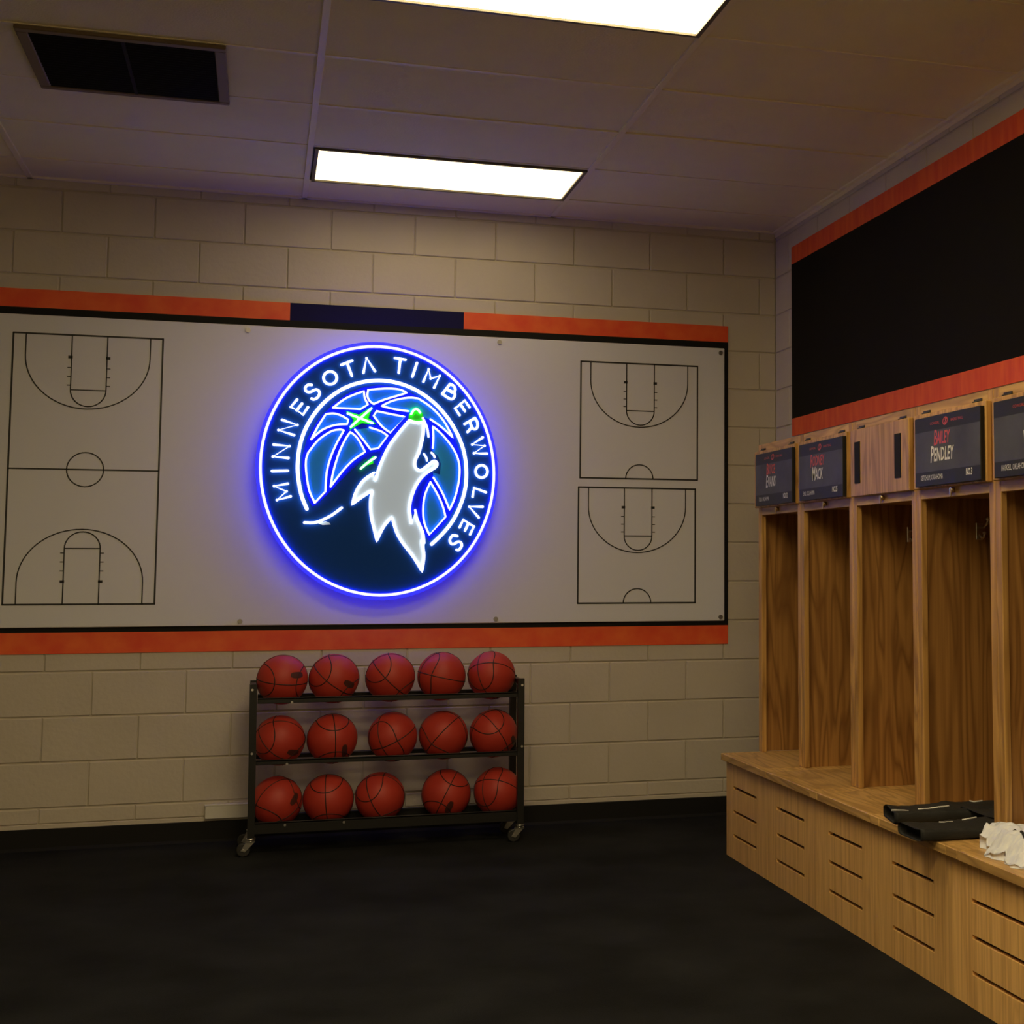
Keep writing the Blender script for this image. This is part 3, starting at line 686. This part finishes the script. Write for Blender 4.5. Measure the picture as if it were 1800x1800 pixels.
bd = [a*(nv+1) for a in range(nu+1)]+[nu*(nv+1)+b for b in range(1, nv+1)]+[a*(nv+1)+nv for a in range(nu-1, -1, -1)]+[b for b in range(nv-1, 0, -1)]
for i in range(len(bd)): p, q = bd[i], bd[(i+1) % len(bd)]; fs.append((q, p, n0+p, n0+q))
mb.add(vs, fs, True); part('fabric', mb, 'cloth_white', t)
def on_cloth(a, b, lift=.0015): p = top[int(a)*(nv+1)+int(b)]; return (p[0], p[1], p[2]+lift)
for row in ([(44, 16), (48, 19), (52, 22), (57, 26), (62, 31), (70, 34), (82, 38)], [(46, 11), (52, 9), (58, 8), (64, 8), (68, 10)], [(35, 15), (37, 13), (39, 12)]):
    part('stripe', MB().tube([on_cloth(*q) for q in row], .0045, 6), 'cloth_black', t)

# ------------------------------------------------------------------ basketball rack
t = thing('ball_rack', 'black steel three shelf ball rack on casters by the block wall', 'rack', (1.315, -.30, 0))
PXL, PXR = .716, 1.915
for x in (PXL, PXR):
    dx = -.006 if x < 1 else -.004
    for y in (-.410, -.190):
        mb = MB(); h = .0155
        vs = [(x+sx*h+(dx if z > .5 else 0), y+sy*.0155, z) for z in (.078, .752) for sx, sy in ((-1,-1),(1,-1),(1,1),(-1,1))]
        mb.add(vs, [(3,2,1,0),(4,5,6,7)]+[(k, (k+1) % 4, 4+(k+1) % 4, 4+k) for k in range(4)])
        part('post', mb, 'powder_black', t)
    for z in (.735, .672, .399, .110):
        part('crossbar', MB().box(x-.011+(dx*.8 if z > .5 else 0), x+.011+(dx*.8 if z > .5 else 0), -.395, -.205, z-.011, z+.011), 'powder_black', t)
for zt, h in ((.689, .024), (.416, .022), (.143, .050)):
    for yo, yi in ((-.412, -.389), (-.188, -.211)):
        mb = MB().box(PXL+.013, PXR-.015, yo, yo+(yi-yo)*.35, zt-h, zt, .0015).box(PXL+.013, PXR-.015, yo, yi, zt-.006, zt-.001)
        part('rail', mb, 'powder_black', t)
    for x in (1.11, 1.52): part('rail_brace', MB().box(x-.008, x+.008, -.40, -.20, zt-h, zt-h+.004), 'powder_black', t)
for x, y, z in ((.706, -.4265, .728), (.711, -.4265, .448), (1.915, -.4265, .722), (1.917, -.4265, .438), (.877, -.413, .668), (.862, -.413, .396), (.86, -.413, .128), (1.115, -.413, .128)):
    part('bolt', MB().cyl((x, y+.001, z), (x, y-.004, z), .0055, 10), 'chrome', t)
for x, y in ((PXL, -.410), (PXR, -.410), (PXL, -.190), (PXR, -.190)):
    c = part('caster', MB().cyl((x, y, .079), (x, y, .070), .020, 14).cyl((x, y, .070), (x, y, .062), .012, 12), 'chrome', t, 'chrome swivel caster')
    ox = -.030
    mb = MB()
    for s_ in (-1, 1):
        yy = y+s_*.014
        mb.add([(x+.018, yy-.0012, .064), (x-.020, yy-.0012, .064), (x+ox-.012, yy-.0012, .026), (x+ox+.006, yy-.0012, .020), (x+.018, yy+.0012, .064), (x-.020, yy+.0012, .064), (x+ox-.012, yy+.0012, .026), (x+ox+.006, yy+.0012, .020)],
               [(0,1,2,3),(7,6,5,4),(0,4,5,1),(1,5,6,2),(2,6,7,3),(3,7,4,0)])
    mb.box(x-.020, x+.018, y-.0152, y+.0152, .061, .065).cyl((x+ox, y-.018, .029), (x+ox, y+.018, .029), .005, 10)
    part('fork', mb, 'chrome', c)
    wm = MB().tube([(x+ox, y-.0115, .029), (x+ox, y-.010, .029), (x+ox, y+.010, .029), (x+ox, y+.0115, .029)], .029, 22, rfun=lambda u: .026 if u in (0.0, 1.0) else .0288)
    part('wheel', wm, 'wheel_grey', c)

# ------------------------------------------------------------------ basketballs
RB = .1125
bm = bmesh.new(); bmesh.ops.create_uvsphere(bm, u_segments=48, v_segments=26, radius=RB)
ball_me = MB().bm(bm, True).mesh('rubber_skin', 'ball_rubber')
sm = MB(); q = RB-.0006; rs = .0024
sm.tube([(q*math.cos(a), q*math.sin(a), 0) for a in [2*math.pi*i/64 for i in range(64)]], rs, 6, True)
sm.tube([(q*math.cos(a), 0, q*math.sin(a)) for a in [2*math.pi*i/64 for i in range(64)]], rs, 6, True)
for s_ in (-1, 1):
    pts = []
    for i in range(64):
        tt = 2*math.pi*i/64; al = math.radians(52+13*math.cos(2*tt)); pts.append((s_*q*math.cos(al), q*math.sin(al)*math.cos(tt), q*math.sin(al)*math.sin(tt)))
    sm.tube(pts, rs, 6, True)
seam_me = sm.mesh('seam', 'ball_seam')
def patch(az, el, wa, we, nseg=8):
    mb = MB(); vs = []
    for i in range(nseg+1):
        for j in range(5):
            a = az+wa*(i/nseg-.5); e = el+we*(j/4-.5)*(1-.5*abs(2*i/nseg-1)**3)
            vs.append(tuple((RB+.0006)*c for c in (math.cos(e)*math.cos(a), math.cos(e)*math.sin(a), math.sin(e))))
    return mb.add(vs, [(i*5+j, (i+1)*5+j, (i+1)*5+j+1, i*5+j+1) for i in range(nseg) for j in range(4)], True)
pm = patch(math.radians(-62), math.radians(22), .62, .26)
ink_me = pm.mesh('ink_mark', 'ball_ink')
rows = [([.834, 1.063, 1.317, 1.554, 1.789], .760, 'top'), ([.829, 1.061, 1.333, 1.567, 1.802], .487, 'middle'), ([.823, 1.0495, 1.281, 1.584, 1.826], .214, 'bottom')]
rots = [[(8, 4, 8), (20, 35, 12), (20, 42, 15), (95, 12, 20), (70, 30, 40)],
        [(40, 30, 20), (5, 88, 10), (70, -20, 60), (60, -40, 20), (15, 55, 30)],
        [(30, -35, 20), (20, 85, 12), (40, 55, 20), (20, 118, 10), (75, 35, 35)]]
place = ['leftmost', 'second from left', 'middle', 'second from right', 'rightmost']
for (xs, zc, nm), rr in zip(rows, rots):
    for k, (x, e) in enumerate(zip(xs, rr)):
        lab = '%s orange basketball of the five on the rack\'s %s shelf' % (place[k], nm)
        t = thing('basketball', lab, 'basketball', (x, -.30, zc+.0012), 'basketballs on the rolling rack')
        t.rotation_euler = [math.radians(a) for a in e]
        for n_, me in (('rubber_skin', ball_me), ('seam', seam_me)): put(n_, me, t)
        if (nm, k) in (('top', 1), ('top', 0), ('middle', 0), ('middle', 1), ('middle', 4), ('bottom', 0), ('bottom', 3)): put('ink_mark', ink_me, t)

# ------------------------------------------------------------------ low cable cover on the wall
t = thing('cable_cover', 'pale metal cable box low on the block wall, left of the ball rack', 'cable box', (.63, 0, .107))
part('cover', MB().box(.509, .80, -.028, -.002, .105, .166, .003), 'cover_white', t)
part('lip', MB().box(.506, .803, -.030, -.004, .164, .171, .0015), 'cover_white', t)
